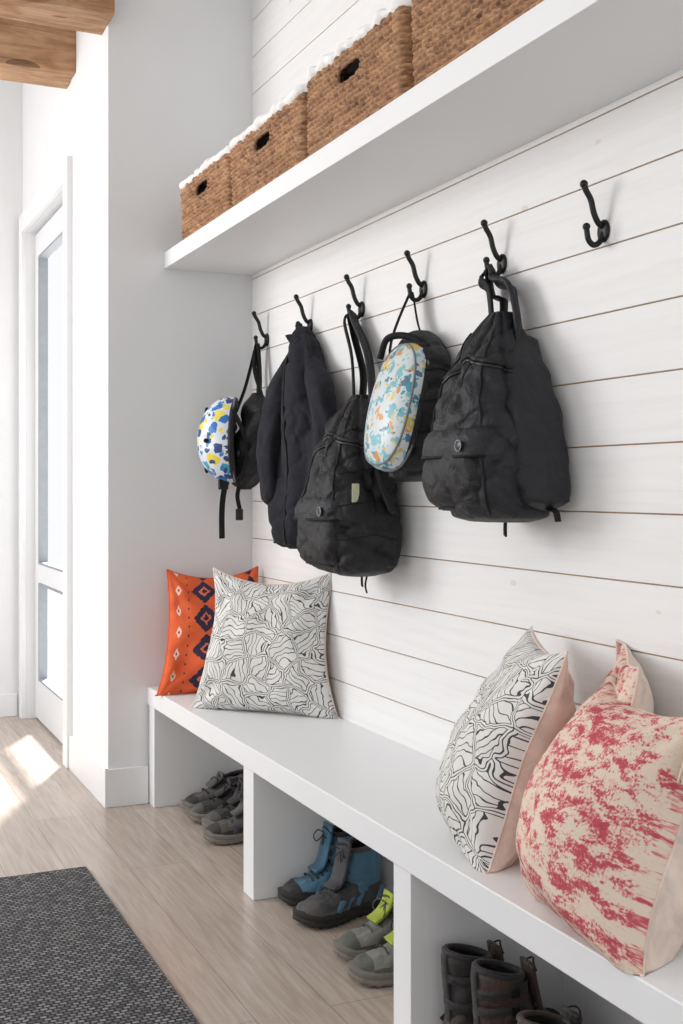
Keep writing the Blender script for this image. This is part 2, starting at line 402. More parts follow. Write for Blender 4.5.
def beam(name,y0,y1,z0,z1,xe,seed):
    n=120;vs=[];fs=[];xs=-3.9
    prof=[(y0,z0),(y0,z1),(y1,z1),(y1,z0)]
    pp=[]
    for i in range(4):
        A,B=prof[i],prof[(i+1)%4]
        for k in range(12):
            t=.04+.92*k/11; pp.append((A[0]*(1-t)+B[0]*t,A[1]*(1-t)+B[1]*t))
    m=len(pp)
    for i in range(n+1):
        x=xs+(xe-xs)*i/n
        for (y,z) in pp:
            q=V((x*.7,y*9,z*9))+V((seed,0,0)); o=.009*noise.noise(q)+.006*noise.noise(q*3)
            vs.append((x,y+(o if abs(z-(z0+z1)/2)<abs(z1-z0)*.48 else 0),z+o))
    for i in range(n):
        for j in range(m):
            k=(j+1)%m; fs.append((i*m+j,i*m+k,(i+1)*m+k,(i+1)*m+j))
    fs.append(tuple(range(m))); fs.append(tuple(n*m+j for j in range(m)))
    mesh(name,vs,fs,M['beam'],smooth=False)
beam('ceiling_beam',4.46,4.69,3.055,3.33,1.056,1)
beam('ceiling_beam.001',5.19,5.40,3.06,3.32,1.056,5)
boxes('area_rug',[(-1.6,.82,-.8,3.86,.0,.012)],M['rug'],bev=.004)
# bench
bn=root('storage_bench',(0,0,0))
BX=1.218
boxes('seat',[(BX-.004,WX-.001,-.6,EY-.001,.39,.46)],M['trim'],bn,.003)
boxes('dividers',[(BX,WX-.03,y0,y1,0,.392) for y0,y1 in ((4.49,4.563),(3.36,3.45),(2.335,2.42),(1.24,1.33),(.1,.19))],M['trim'],bn,.002)
boxes('back_panel',[(WX-.03,WX-.001,-.6,EY-.017,0,.392)],M['trim'],bn,0)
boxes('wall_shelf',[(1.283,WX-.001,-.6,EY-.001,2.12,2.185)],M['trim'],bev=.002)
# ------------------------------------------------------------ baskets
def basket(name,y0,y1,h,seed):
    X0,X1=1.303,1.62
    r=root(name,((X0+X1)/2,(y0+y1)/2,2.187)); w=(y1-y0)/2; dx=(X1-X0)/2; cr=.03
    per=[]
    def arc(cx,cy,a0):
        for k in range(9):
            a=a0+math.pi/2*k/8; per.append((cx+cr*math.cos(a),cy+cr*math.sin(a)))
    def line(p,q):
        L=math.hypot(q[0]-p[0],q[1]-p[1]); n=int(L/.0032)
        for k in range(1,n): per.append((p[0]+(q[0]-p[0])*k/n,p[1]+(q[1]-p[1])*k/n))
    arc(dx-cr,w-cr,0); line((dx-cr,w),(-dx+cr,w)); arc(-dx+cr,w-cr,math.pi/2); line((-dx,w-cr),(-dx,-w+cr)); arc(-dx+cr,-w+cr,math.pi); line((-dx+cr,-w),(dx-cr,-w)); arc(dx-cr,-w+cr,1.5*math.pi); line((dx,-w+cr),(dx,w-cr))
    n=len(per); rh=.0145; cw=.025
    h=round(h/rh)*rh; rows=int(round(h/rh))*6
    S_=[0]
    for i in range(1,n): S_.append(S_[-1]+math.hypot(per[i][0]-per[i-1][0],per[i][1]-per[i-1][1]))
    nor=[]
    for i in range(n):
        a,b=per[i-1],per[(i+1)%n]; tx,ty=b[0]-a[0],b[1]-a[1]; l=math.hypot(tx,ty) or 1; nor.append((ty/l,-tx/l))
    if nor[0][0]*per[0][0]<0: nor=[(-a,-b) for a,b in nor]
    vs=[];fs=[];att=[]
    hy,hz=.075,.026; hc=h*.74
    def inh(x,y,z): return abs(x)>dx-.02 and (abs(y)/hy)**3+(abs(z-hc)/hz)**3<1
    for j in range(rows+1):
        z=h*j/rows; rr=int(z/rh+1e-6); zz=(z/rh+1e-6)%1; fl=1+.03*z/h
        bulge=math.sin(math.pi*min(zz,1))
        for i in range(n):
            s=S_[i]+(cw*.5 if rr%2 else 0)+.010*noise.noise(V((S_[i]*20,rr*3.3,seed)))
            ph=s/cw+.8*(zz-.5)*(1 if rr%2 else -1)
            lobe=abs(math.sin(math.pi*ph))
            o=.0125*(bulge**.7)*(.3+.7*lobe**.7)
            o+=.004*noise.noise(V((per[i][0]*12+seed,per[i][1]*12,z*12)))
            vs.append(((per[i][0])*fl+nor[i][0]*o,per[i][1]*(1+.012*z/h)+nor[i][1]*o,z+.002*noise.noise(V((S_[i]*9,seed,z*4)))))
            att.append(.5+.5*noise.noise(V((math.floor(ph)*7.3+seed,rr*5.7,.5)))*1.6)
    for j in range(rows):
        for i in range(n):
            k=(i+1)%n; c=vs[j*n+i]
            if inh(c[0],c[1],c[2]): continue
            fs.append((j*n+i,j*n+k,(j+1)*n+k,(j+1)*n+i))
    b0=len(vs)
    ji=24
    for j in range(ji+1):
        z=.006+(h-.006)*j/ji
        for i in range(n): vs.append((per[i][0]*.955,per[i][1]*.965,z)); att.append(.4)
    for j in range(ji):
        for i in range(n):
            k=(i+1)%n; c=vs[b0+j*n+i]
            if abs(c[0])>dx*.955-.02 and (abs(c[1])/hy)**3+(abs(c[2]-hc)/hz)**3<1: continue
            fs.append((b0+j*n+i,b0+j*n+k,b0+(j+1)*n+k,b0+(j+1)*n+i))
    fs.append(tuple(b0+i for i in range(n)))
    mesh('woven_body',vs,fs,M['wicker'],r,attr=('strand',att))
    rim=[(per[i][0]*1.02,per[i][1]*1.008,h) for i in range(0,n,2)]
    sc=[1+.3*math.sin(i*1.0) for i in range(len(rim))]
    sweep('rim',rim,circ(.009,8),M['wicker'],r,closed=True,scale=sc)
    for sgn in (-1,1):
        P=[]
        for k in range(36):
            a=2*math.pi*k/36; c,s=math.cos(a),math.sin(a); e=(abs(c)**3+abs(s)**3)**(-1/3)
            P.append((sgn*(dx*1.02+.003),hy*c*e,hc+hz*s*e))
        sweep('handle_rim',P,circ(.007,6),M['wicker'],r,closed=True,scale=[1+.25*math.sin(i*2) for i in range(36)])
    P=[];sc=[]
    for i in range(0,n,2):
        q=noise.noise(V((per[i][0]*14+seed*5,per[i][1]*14,0)))
        P.append((per[i][0]*.99,per[i][1]*.99,h+.013+.014*q)); sc.append(1.1+.7*noise.noise(V((per[i][0]*28,per[i][1]*28,seed))))
    sweep('cloth_liner',P,circ(.019,10,.015),M['liner'],r,closed=True,scale=sc)
    nx,ny=14,26; vs=[];fs=[]
    for i in range(nx+1):
        for j in range(ny+1):
            x=(-1+2*i/nx)*dx*.93;y=(-1+2*j/ny)*w*.95
            vs.append((x,y,h-.005+.03*noise.noise(V((x*12,y*12,seed)))))
    for i in range(nx):
        for j in range(ny):
            a=i*(ny+1)+j; fs.append((a,a+1,a+ny+2,a+ny+1))
    mesh('cloth_fill',vs,fs,M['liner'],r)
basket('wicker_basket',3.84,4.39,.198,1)
basket('wicker_basket.001',3.17,3.80,.198,2)
basket('wicker_basket.002',2.53,3.13,.215,3)
basket('wicker_basket.003',1.86,2.48,.215,4)
basket('wicker_basket.004',1.16,1.80,.215,5)
# ------------------------------------------------------------ hooks
HY=[4.40,3.955,3.515,3.085,2.65,2.215]
HZ=1.835
for i,y in enumerate(HY):
    r=root('coat_hook' if i==0 else 'coat_hook.%03d'%i,(WX,y,HZ))
    vs=[];fs=[];n=28
    for x,k in ((-.0005,1.0),(-.005,1.0),(-.008,.8)):
        for j in range(n):
            a=2*math.pi*j/n; vs.append((x,.021*k*math.cos(a),.026*k*math.sin(a)))
    for q in range(2):
        for j in range(n): k=(j+1)%n; fs.append((q*n+j,q*n+k,(q+1)*n+k,(q+1)*n+j))
    fs.append(tuple(range(2*n,3*n)))
    mesh('plate',vs,fs,M['iron'],r)
    up=[(-.004,0,.010),(-.018,0,.018),(-.030,0,.040),(-.038,0,.068),(-.051,0,.088),(-.056,0,.100)]
    tube('upper_prong',up,.0072,M['iron'],r,10)
    lo=[(-.004,0,-.004),(-.014,0,-.026),(-.030,0,-.034),(-.044,0,-.024),(-.049,0,-.004),(-.050,0,.004)]
    tube('lower_prong',lo,.0068,M['iron'],r,10)
    ball('tip',(-.057,0,.102),.0095,M['iron'],r,n=8); ball('tip_low',(-.050,0,.006),.009,M['iron'],r,n=8)
    for s in (.018,-.018): ball('screw',(-.007,0,s),.004,M['plast'],r,(.5,1,1),6)
pi=math.pi
HZB=1.84
def limb(name,P,rs,mat,parent,seed=0,n=24,xr=.75,puff=0,np_=6,amp=.3):
    path=catmull(P,16); m=len(path); vs=[];fs=[]
    for i,p in enumerate(path):
        t=i/(m-1)*(len(rs)-1); k=min(int(t),len(rs)-2); rr=rs[k]*(1-(t-k))+rs[k+1]*(t-k)
        f=i/(m-1); rr*=min(1,math.sqrt(max(.02,min(f,1-f)*22)))
        if puff: rr*=1+puff*(abs(math.sin(f*pi*np_))**.5-.6)
        for j in range(n):
            a=2*pi*j/n; o=rr*(1+amp*noise.noise(V((math.cos(a)*1.4,math.sin(a)*1.4,p.z*9+seed)))+.1*noise.noise(V((math.cos(a)*3,math.sin(a)*3,p.z*30+seed))))
            q=p+V((o*math.cos(a)*xr,o*math.sin(a),0)); q.x=min(q.x,-.006); vs.append(q)
    for i in range(m-1):
        for j in range(n): k=(j+1)%n; fs.append((i*n+j,i*n+k,(i+1)*n+k,(i+1)*n+j))
    fs.append(tuple(range(n))); fs.append(tuple((m-1)*n+j for j in range(n)))
    mesh(name,vs,fs,mat,parent)
# theta=pi faces -X (front); theta=1.5pi faces -Y (near side)
def backpack(name,hy,yc,zt,zb,a,b,seed,style):
    r=root(name,(WX,hy,HZB)); H=zt-zb; dy=yc-hy; g=-.012
    skew=-.03 if style==2 else -.01
    L=[(zb,g-a*.95,dy+skew,a*.5,b*.6),(zb+.025*H,g-a*1.0,dy+skew,a*.84,b*.88),(zb+.12*H,g-a*1.03,dy+skew,a*1.0,b*1.0),(zb+.35*H,g-a*1.05,dy+skew*.5,a*1.05,b*1.02),
       (zb+.6*H,g-a*.98,dy+.01,a*.94,b*.9),(zb+.8*H,g-a*.8,dy*.95+.01,a*.72,b*.64),(zb+.93*H,g-a*.55,dy*.8,a*.44,b*.34),(zt,g-a*.45,dy*.7,a*.25,b*.16)]
    fo=[(pi-.4,.95,pi-.2,.5,.012,.10),(pi+.3,.97,pi+.15,.55,.014,.09),(pi+.9,.95,1.5*pi-.1,.45,.014,.12),(1.5*pi+.2,.9,1.5*pi+.1,.4,.010,.10),(pi+.7,.62,1.5*pi+.4,.40,.012,.08),(pi-.5,.62,pi+.4,.53,.010,.07),(pi+.8,.25,1.5*pi+.5,.12,.012,.08),(pi-.6,.78,pi+.1,.66,.009,.06),(pi+.75,.5,1.5*pi+.2,.55,.009,.06)]
    B=Blob(L,3.2,.015,5.5,seed,crease=.008,folds=fo)
    B.build('body',M['black'] if style!=2 else M['black2'],r,150,140)
    for th in (pi-.62,pi+.66):
        B.seam('piping',[(th,.04),(th,.3),(th,.6),(th,.9)],.0036,M['web'],r)
    B.seam('zip',[(pi-.62,.66),(pi,.76),(pi+.66,.72),(1.5*pi,.68),(1.5*pi+.6,.66)],.0045,M['plast'],r)
    B.seam('zip_flap',[(pi-.62,.68),(pi,.78),(pi+.66,.74),(1.5*pi,.70),(1.5*pi+.6,.68)],.007,M['black'],r,extra=.0)
    if style==1:
        for t in (.2,.38,.55):
            B.seam('quilt_seam',[(pi+.68,t),(1.5*pi,t+.03),(1.5*pi+.58,t)],.0024,M['web'],r,extra=-.0005)
    else:
        P=[(-.045,dy-.02,zt-.06),(-.070,dy-b*.46,zt-.15),(-.078,dy-b*.78,zt-.27),(-.080,dy-b*.93,zt-.38),(-.082,dy-b*1.02,zb+.03)]
        limb('padded_wing',P,[.028,.046,.054,.056,.056],M['black2'],r,3,32,1.3,.035,5,.22)
    zp0,zp1=zb+.05*H,zb+.43*H; px=g-a*1.97
    Lp=[(zp0,px+.03,dy-.005,.03,b*.58),(zp0+.025,px+.020,dy-.005,.050,b*.74),(zp0+.1,px+.016,dy-.005,.056,b*.79),(zp1-.03,px+.026,dy-.005,.050,b*.76),(zp1,px+.045,dy-.005,.03,b*.6)]
    Pk=Blob(Lp,3.6,.010,9,seed+3,crease=.006,folds=[(pi-.5,.5,pi+.2,.2,.006,.12),(pi+.5,.5,pi+.9,.15,.006,.1)]); Pk.build('front_pocket',M['black'],r,90,44)
    Lf=[(zp1-.07,px+.020,dy-.005,.062,b*.81),(zp1-.04,px+.022,dy-.005,.063,b*.82),(zp1-.005,px+.034,dy-.005,.055,b*.78),(zp1+.018,px+.06,dy-.005,.03,b*.60)]
    F=Blob(Lf,3.6,.006,9,seed+5,crease=.004); F.build('pocket_flap',M['black2'],r,90,28)
    F.seam('flap_edge',[(pi-.9,.02),(pi,.02),(pi+.9,.02),(1.5*pi+.2,.02)],.0036,M['web'],r)
    Pk.seam('pocket_seam',[(pi-1.0,.02),(pi,.05),(pi+1.0,.02)],.003,M['web'],r)
    q=F.pt(pi+.6,.3,.002)
    ball('snap_disc',q,.013,M['plast'],r,(.35,1,1),8)
    sweep('snap_ring',[(q.x-.004,q.y+.013*math.cos(k*pi/10),q.z+.013*math.sin(k*pi/10)) for k in range(20)],circ(.0014,6),M['gasket'],r,closed=True)
    ztp=zt-.02*H
    strap('haul_strap',[(-.042,0.010,-.020),(-.058,.014,-.05),(-.064,dy*.4+.02,zt*.6),(-a*.7,dy*.7+.035,ztp-.04),(-a*1.05,dy*.8+.05,ztp-.14),(-a*1.3,dy*.9+.06,ztp-.2)],.040,.008,M['web'],r,(.4,1,.0))
    strap('shoulder_strap',[(-.042,-.010,-.020),(-.036,-.024,-.055),(-.038,dy*.5-.03,zt*.6),(-a*.5,dy*.8-.05,ztp-.05),(-a*.75,dy-b*.40,ztp-.15),(-a*.8,dy-b*.75,ztp-.26),(-a*.6,dy-b*1.0,ztp-.36)],.066,.014,M['black2'],r,(.8,1,0))
    strap('grab_loop',[(-.044,.004,-.022),(-.028,.006,-.09),(-.034,dy*.4,zt*.75),(-a*.5,dy*.6+.0,ztp-.03)],.036,.008,M['web'],r,(1,.7,0))
    strap('dangling_strap',[(-a*.9,dy-.03,zb+.03),(-a*.95,dy-.035,zb-.01),(-a*.92,dy-.03,zb-.035)],.018,.005,M['web'],r,(.3,1,0))
    if style==2:
        strap('side_strap',[(-.082,dy-b*1.02,zb+.05),(-.08,dy-b*1.18,zb+.035),(-.08,dy-b*1.36,zb+.028),(-.08,dy-b*1.42,zb+.005)],.016,.004,M['web'],r,(1,.0,.3))
    tube('zip_pull',[B.pt(pi+.3,.74,.003),B.pt(pi+.3,.70,.012),B.pt(pi+.3,.65,.01)],.0025,M['plast'],r,6)
    if style==1:
        t=B.pt(1.5*pi-.5,.50,.012)
        boxes('luggage_tag',[(t.x-.012,t.x+.012,t.y-.008,t.y-.005,t.z-.055,t.z)],[M['tag']],r,.003)
        boxes('logo_patch',[(t.x-.016,t.x+.03,t.y-.007,t.y-.005,t.z-.10,t.z-.062)],[M['sh_grey']],r,.003)
        strap('extra_strap',[(-a*.6,dy-.01,zb+.03),(-a*.7,dy-.0,zb-.03),(-a*.66,dy+.0,zb-.06)],.016,.004,M['web'],r,(.3,1,0))
    return r
backpack('backpack',2.65,2.51,-.15,-.675,.108,.16,2,2)
backpack('backpack.001',3.515,3.32,-.30,-.86,.116,.175,9,1)
# ------------------------------------------------------------ jacket
r=root('hanging_jacket',(WX,3.955,HZB))
L=[(-.80,-.09,-.19,.055,.15),(-.785,-.095,-.19,.07,.18),(-.6,-.097,-.18,.082,.20),(-.4,-.09,-.16,.076,.185),(-.22,-.08,-.12,.066,.14),(-.10,-.06,-.07,.048,.085),(-.04,-.05,-.04,.035,.045),(-.015,-.046,-.03,.02,.025)]
J=Blob(L,2.3,.014,4.5,4,fold=.024,nf=6,crease=.006); J.build('body',M['coat'],r,180,110)
limb('sleeve_left',[(-.075,-.05,-.10),(-.13,-.03,-.25),(-.165,-.02,-.45),(-.165,-.03,-.66)],[.03,.058,.054,.046],M['coat'],r,1)
limb('sleeve_right',[(-.06,-.12,-.12),(-.09,-.29,-.24),(-.11,-.38,-.38),(-.11,-.39,-.60)],[.035,.060,.056,.044],M['coat'],r,5)
strap('collar_loop',[(-.043,.0,-.022),(-.05,-.01,-.012),(-.055,-.03,-.03),(-.07,-.05,-.08)],.03,.01,M['coat'],r,(.2,1,0))
limb('collar',[(-.05,.03,-.07),(-.085,-.02,-.045),(-.07,-.08,-.07),(-.04,-.11,-.11)],[.018,.026,.026,.018],M['coat'],r,8)
J.seam('front_placket',[(pi+.25,.02),(pi+.2,.4),(pi+.1,.85)],.004,M['web'],r)
J.seam('hem',[(k*pi/8,.02) for k in range(17)],.004,M['coat'],r)
# ------------------------------------------------------------ helmets
def helmet(name,hy,c,sx,sy,sz,rot,mat,seed,vents=True,sq=2.0):
    r=root(name,(WX,hy,HZB))
    h=bpy.data.objects.new('shell_pivot',None); S.collection.objects.link(h); h.parent=r; h.location=c; h.rotation_euler=rot; h.empty_display_size=.02
    n=64;m=30;vs=[];fs=[]
    def sp(a,t,k=1):
        ca,sa=math.cos(a),math.sin(a); ct,st=math.cos(t),math.sin(t)
        e=(abs(ct)**sq+abs(st)**sq)**(-1/sq); e=1+(e-1)*min(1,sa*1.1)
        if sq>2: ca=math.copysign(abs(ca)**.8,ca)
        return V((-sx*k*ca,sy*k*sa*ct*e,sz*k*sa*st*e*(1+.04*st)))
    amax=pi*.56
    for i in range(m+1):
        for j in range(n):
            t=2*pi*j/n; a=amax*(i/m)*(1 - .07*math.cos(t)**2*(i/m))
            p=sp(a,t)
            if vents:
                g=math.exp(-((a-.85)/.3)**2)*max(0,math.cos(4*t))**3; p*=1-.07*g
            vs.append(p)
    def grid(nm,vs,mat):
        fs=[]
        for i in range(m):
            for j in range(n): k=(j+1)%n; fs.append((i*n+j,i*n+k,(i+1)*n+k,(i+1)*n+j))
        mesh(nm,vs,fs,mat,h)
    grid('shell',vs,mat)
    vs=[]
    for i in range(m+1):
        for j in range(n):
            t=2*pi*j/n; a=amax*(i/m)*(1-.07*math.cos(t)**2*(i/m))
            p=sp(a,t,.86); p*=1+.04*noise.noise(p*25)
            vs.append(p)
    grid('foam_liner',vs,M['inside'])
    P=[];P2=[];P3=[]
    for j in range(n):
        t=2*pi*j/n; a=amax*(1-.07*math.cos(t)**2); P.append(sp(a,t,.93)); P2.append(sp(a,t,1.0)); P3.append(sp(1.22,t,1.005))
    sweep('rim_padding',P,circ(.014,8),M['black'],h,closed=True)
    sweep('shell_edge',P2,circ(.0045,6),M['grey'],h,closed=True)
    if not vents:
        sweep('panel_piping',P3,circ(.0035,6),M['grey'],h,closed=True)
    if vents:
        for q in (.3,1.2,2.1):
            tube('inner_pad',[sp(1.5,q,.8),sp(.9,q,.78),sp(.2,q,.76),sp(.9,q+pi,.78),sp(1.5,q+pi,.8)],.011,M['black'],h)
        for a0,t0 in ((.75,.0),(.75,pi/2),(.75,pi),(.75,1.5*pi)):
            pp=sp(a0,t0,.955); 
            ball('vent',pp,.02,M['inside'],h,(.45,.45 if abs(math.cos(t0))<.5 else 1,1 if abs(math.cos(t0))<.5 else .45),8)
    return r,h,sp
r,h,sp=helmet('bicycle_helmet',4.40,(-.165,-.015,-.412),.125,.115,.168,(0,0,-.36),M['kid1'],1)
B=Blob([(-.60,-.10,-.03,.03,.03),(-.58,-.10,-.03,.05,.05),(-.48,-.085,-.06,.07,.085),(-.36,-.075,-.06,.065,.09),(-.27,-.06,-.05,.045,.06),(-.22,-.05,-.02,.02,.02)],2.4,.02,12,3,crease=.01)
B.build('harness_padding',M['black'],r,80,60)
strap('hang_strap',[(-.044,.01,-.022),(-.06,.02,-.1),(-.085,.03,-.2),(-.12,.03,-.29)],.024,.004,M['web'],r,(.6,.6,0))
strap('hang_strap',[(-.044,-.01,-.022),(-.04,-.02,-.12),(-.05,-.04,-.22),(-.09,-.06,-.32)],.028,.005,M['web'],r,(.6,.6,0))
strap('hang_strap',[(-.045,0,-.026),(-.065,-.03,-.13),(-.05,-.07,-.24),(-.04,-.09,-.36),(-.07,-.09,-.5)],.022,.004,M['web'],r,(.8,.4,0))
strap('hang_strap',[(-.04,0,-.026),(-.03,.02,-.13),(-.04,.0,-.25)],.03,.004,M['web'],r,(.6,.6,0))
for p in ((-.17,-.09,-.36),(-.16,-.10,-.46)): ball('adjuster_dial',p,.018,M['plast'],r,(.6,1,1),8)
strap('side_harness',[(-.18,-.11,-.30),(-.14,-.13,-.40),(-.13,-.12,-.50),(-.15,-.08,-.56)],.02,.005,M['web'],r,(1,.2,0))
strap('side_harness',[(-.06,-.12,-.32),(-.10,-.13,-.42),(-.13,-.12,-.50)],.02,.005,M['web'],r,(1,.2,0))
strap('chin_strap',[(-.16,-.02,-.53),(-.19,-.03,-.60),(-.20,-.03,-.68),(-.20,-.03,-.79)],.024,.005,M['web'],r,(1,.2,0))
strap('chin_strap',[(-.12,-.03,-.56),(-.14,-.04,-.62),(-.13,-.04,-.68)],.018,.004,M['web'],r,(1,.2,0))
boxes('buckle',[(-.148,-.118,-.048,-.036,-.72,-.675)],M['plast'],r,.004)
boxes('strap_slider',[(-.215,-.175,-.038,-.022,-.60,-.56)],M['plast'],r,.004)
# child backpack with printed front
r,h,sp=helmet('child_backpack',3.085,(-.145,-.11,-.37),.062,.122,.185,(0,.24,.04),M['kid2'],2,False,sq=2.5)
B=Blob([(-.575,-.095,-.10,.03,.05),(-.56,-.095,-.10,.06,.085),(-.47,-.095,-.12,.078,.105),(-.36,-.088,-.13,.076,.115),(-.24,-.075,-.12,.06,.10),(-.17,-.06,-.09,.042,.065),(-.14,-.05,-.06,.02,.03)],2.6,.016,9,8,crease=.010)
B.build('body',M['black'],r,90,70)
for t in (.3,.5,.7): B.seam('seam',[(1.2*pi,t),(1.5*pi,t+.02),(1.8*pi,t)],.004,M['web'],r)
strap('loop',[(-.044,.012,-.022),(-.07,.025,-.09),(-.10,.01,-.15),(-.125,-.02,-.2)],.026,.005,M['web'],r,(.5,.8,0))
strap('loop',[(-.044,-.012,-.022),(-.04,-.03,-.10),(-.045,-.07,-.17),(-.06,-.10,-.26)],.030,.005,M['web'],r,(.5,.8,0))
tube('carry_handle',[(-.16,-.03,-.22),(-.15,-.06,-.165),(-.11,-.12,-.165),(-.07,-.18,-.21),(-.05,-.20,-.28)],.010,M['web'],r)
strap('shoulder_strap',[(-.05,-.19,-.24),(-.07,-.235,-.34),(-.08,-.23,-.46),(-.07,-.19,-.54)],.036,.012,M['web'],r,(1,0,0))
# ------------------------------------------------------------ pillows
def pillow(name,loc,yaw,lean,w,h,T,front,back,seed,roll=0,tassel=False,pinch=.11,settle=.02,taper=0,shear=0,N=72):
    r=root(name,loc,(-lean,roll,yaw)); vs=[];uv=[];fs=[];mi=[]
    sd=V((seed*2.7,seed*1.3,0))
    for side in (0,1):
        sg=-1 if side==0 else 1
        for j in range(N+1):
            v=-1+2*j/N
            for i in range(N+1):
                u=-1+2*i/N
                uu=math.sin(u*pi/2)*.6+u*.4; vv=math.sin(v*pi/2)*.6+v*.4
                x=w/2*uu*(1-pinch*(1-vv*vv)*abs(uu)**1.5)*(1-taper*vv)+shear*(vv+1)/2*h
                z=h/2*vv*(1-pinch*(1.15 if vv>0 else .55)*(1-uu*uu)*abs(vv)**1.5)
                e=max(0,(1-uu*uu)*(1-vv*vv)); th=T/2*e**.45*(1-.26*vv)
                q=V((x*6,z*6,sg*2))+sd; k=min(1,e*3.2)
                th+=k*(.024*noise.noise(q)+.011*noise.noise(q*2.3))
                for cx in (-1,1):
                    for cz in (-1,1):
                        dx_,dz_=abs(uu-cx),abs(vv-cz); rr=math.hypot(dx_,dz_); an=math.atan2(dz_,dx_+1e-6)
                        th-=k*.020*math.exp(-(rr/.7)**2)*(.5+.5*math.sin(an*9+seed*2+cx+2*cz))
                ed=max(abs(uu),abs(vv)); pu=.5+.5*math.sin((uu if abs(vv)>abs(uu) else vv)*17+seed)
                th-=.008*k*math.exp(-((1-ed)/.18)**2)*pu
                y=sg*max(th,0.0)+.024*noise.noise(V((x*4,z*4,seed+9)))
                vs.append((x,y,z+h/2)); uv.append(((uu+1)/2,(vv+1)/2))
    n=(N+1)**2
    for side in (0,1):
        for j in range(N):
            for i in range(N):
                a=side*n+j*(N+1)+i; f=(a,a+1,a+N+2,a+N+1)
                fs.append(f if side==0 else f[::-1]); mi.append(side)
    bpy.context.view_layer.update()
    Mx=r.matrix_world.copy(); lo=min((Mx@V(v)).z for v in vs); r.location.z+=.461-lo-settle
    bpy.context.view_layer.update(); Mx=r.matrix_world.copy(); Mi=Mx.inverted()
    def clampv(v):
        q=Mx@V(v)
        if q.z<.461: q.z=.461
        if q.x>WX-.003: q.x=WX-.003
        return Mi@q
    vs=[clampv(v) for v in vs]
    mesh('cover',vs,fs,[front,back],r,True,mi,uv)
    bd=[i for i in range(N)]+[i*(N+1)+N for i in range(N)]+[N*(N+1)+N-i for i in range(N)]+[(N-i)*(N+1) for i in range(N)]
    sweep('seam_edge',[vs[i] for i in bd],circ(.003,6),back,r,closed=True)
    if tassel:
        up=Mi.to_3x3()@V((0,0,-1)); out=Mi.to_3x3()@V((-1,-.4,0))
        for i in (N*(N+1),N*(N+1)+N):
            p=V(vs[i])
            ball('tassel_knot',p+up*.005+out*.004,.013,M['tassel'],r,n=6)
            for k in range(26):
                a=random.uniform(0,2*pi); q=.02*random.random()+.004
                o=V((q*math.cos(a),q*math.sin(a),0))
                tube('tassel_thread',[p+up*.01+out*.008,p+up*.05+out*.05+o*.6,p+up*.115+out*.075+o],.0028,M['tassel'],r,5,4)
    return r
R=math.radians
pillow('throw_pillow_orange',(1.43,4.36,.46),R(0),R(12),.43,.50,.17,M['orange'],M['orange'],1,pinch=.15,taper=.13,shear=.04)
pillow('throw_pillow_maze',(1.445,3.885,.46),R(-46),R(9),.53,.52,.21,M['maze'],M['cream'],2,pinch=.18,taper=.10)
pillow('throw_pillow_maze.001',(1.345,2.28,.46),R(-114),R(20),.44,.50,.24,M['maze'],M['cream'],3)
pillow('throw_pillow_crimson',(1.50,2.03,.46),R(-124),R(8),.42,.47,.16,M['pink'],M['cream'],5,pinch=.08)
pillow('throw_pillow_crimson.001',(1.262,1.745,.46),R(-100),R(24),.40,.46,.34,M['pink'],M['cream'],4,tassel=True,settle=.03,taper=.06,shear=-.17,pinch=.15)
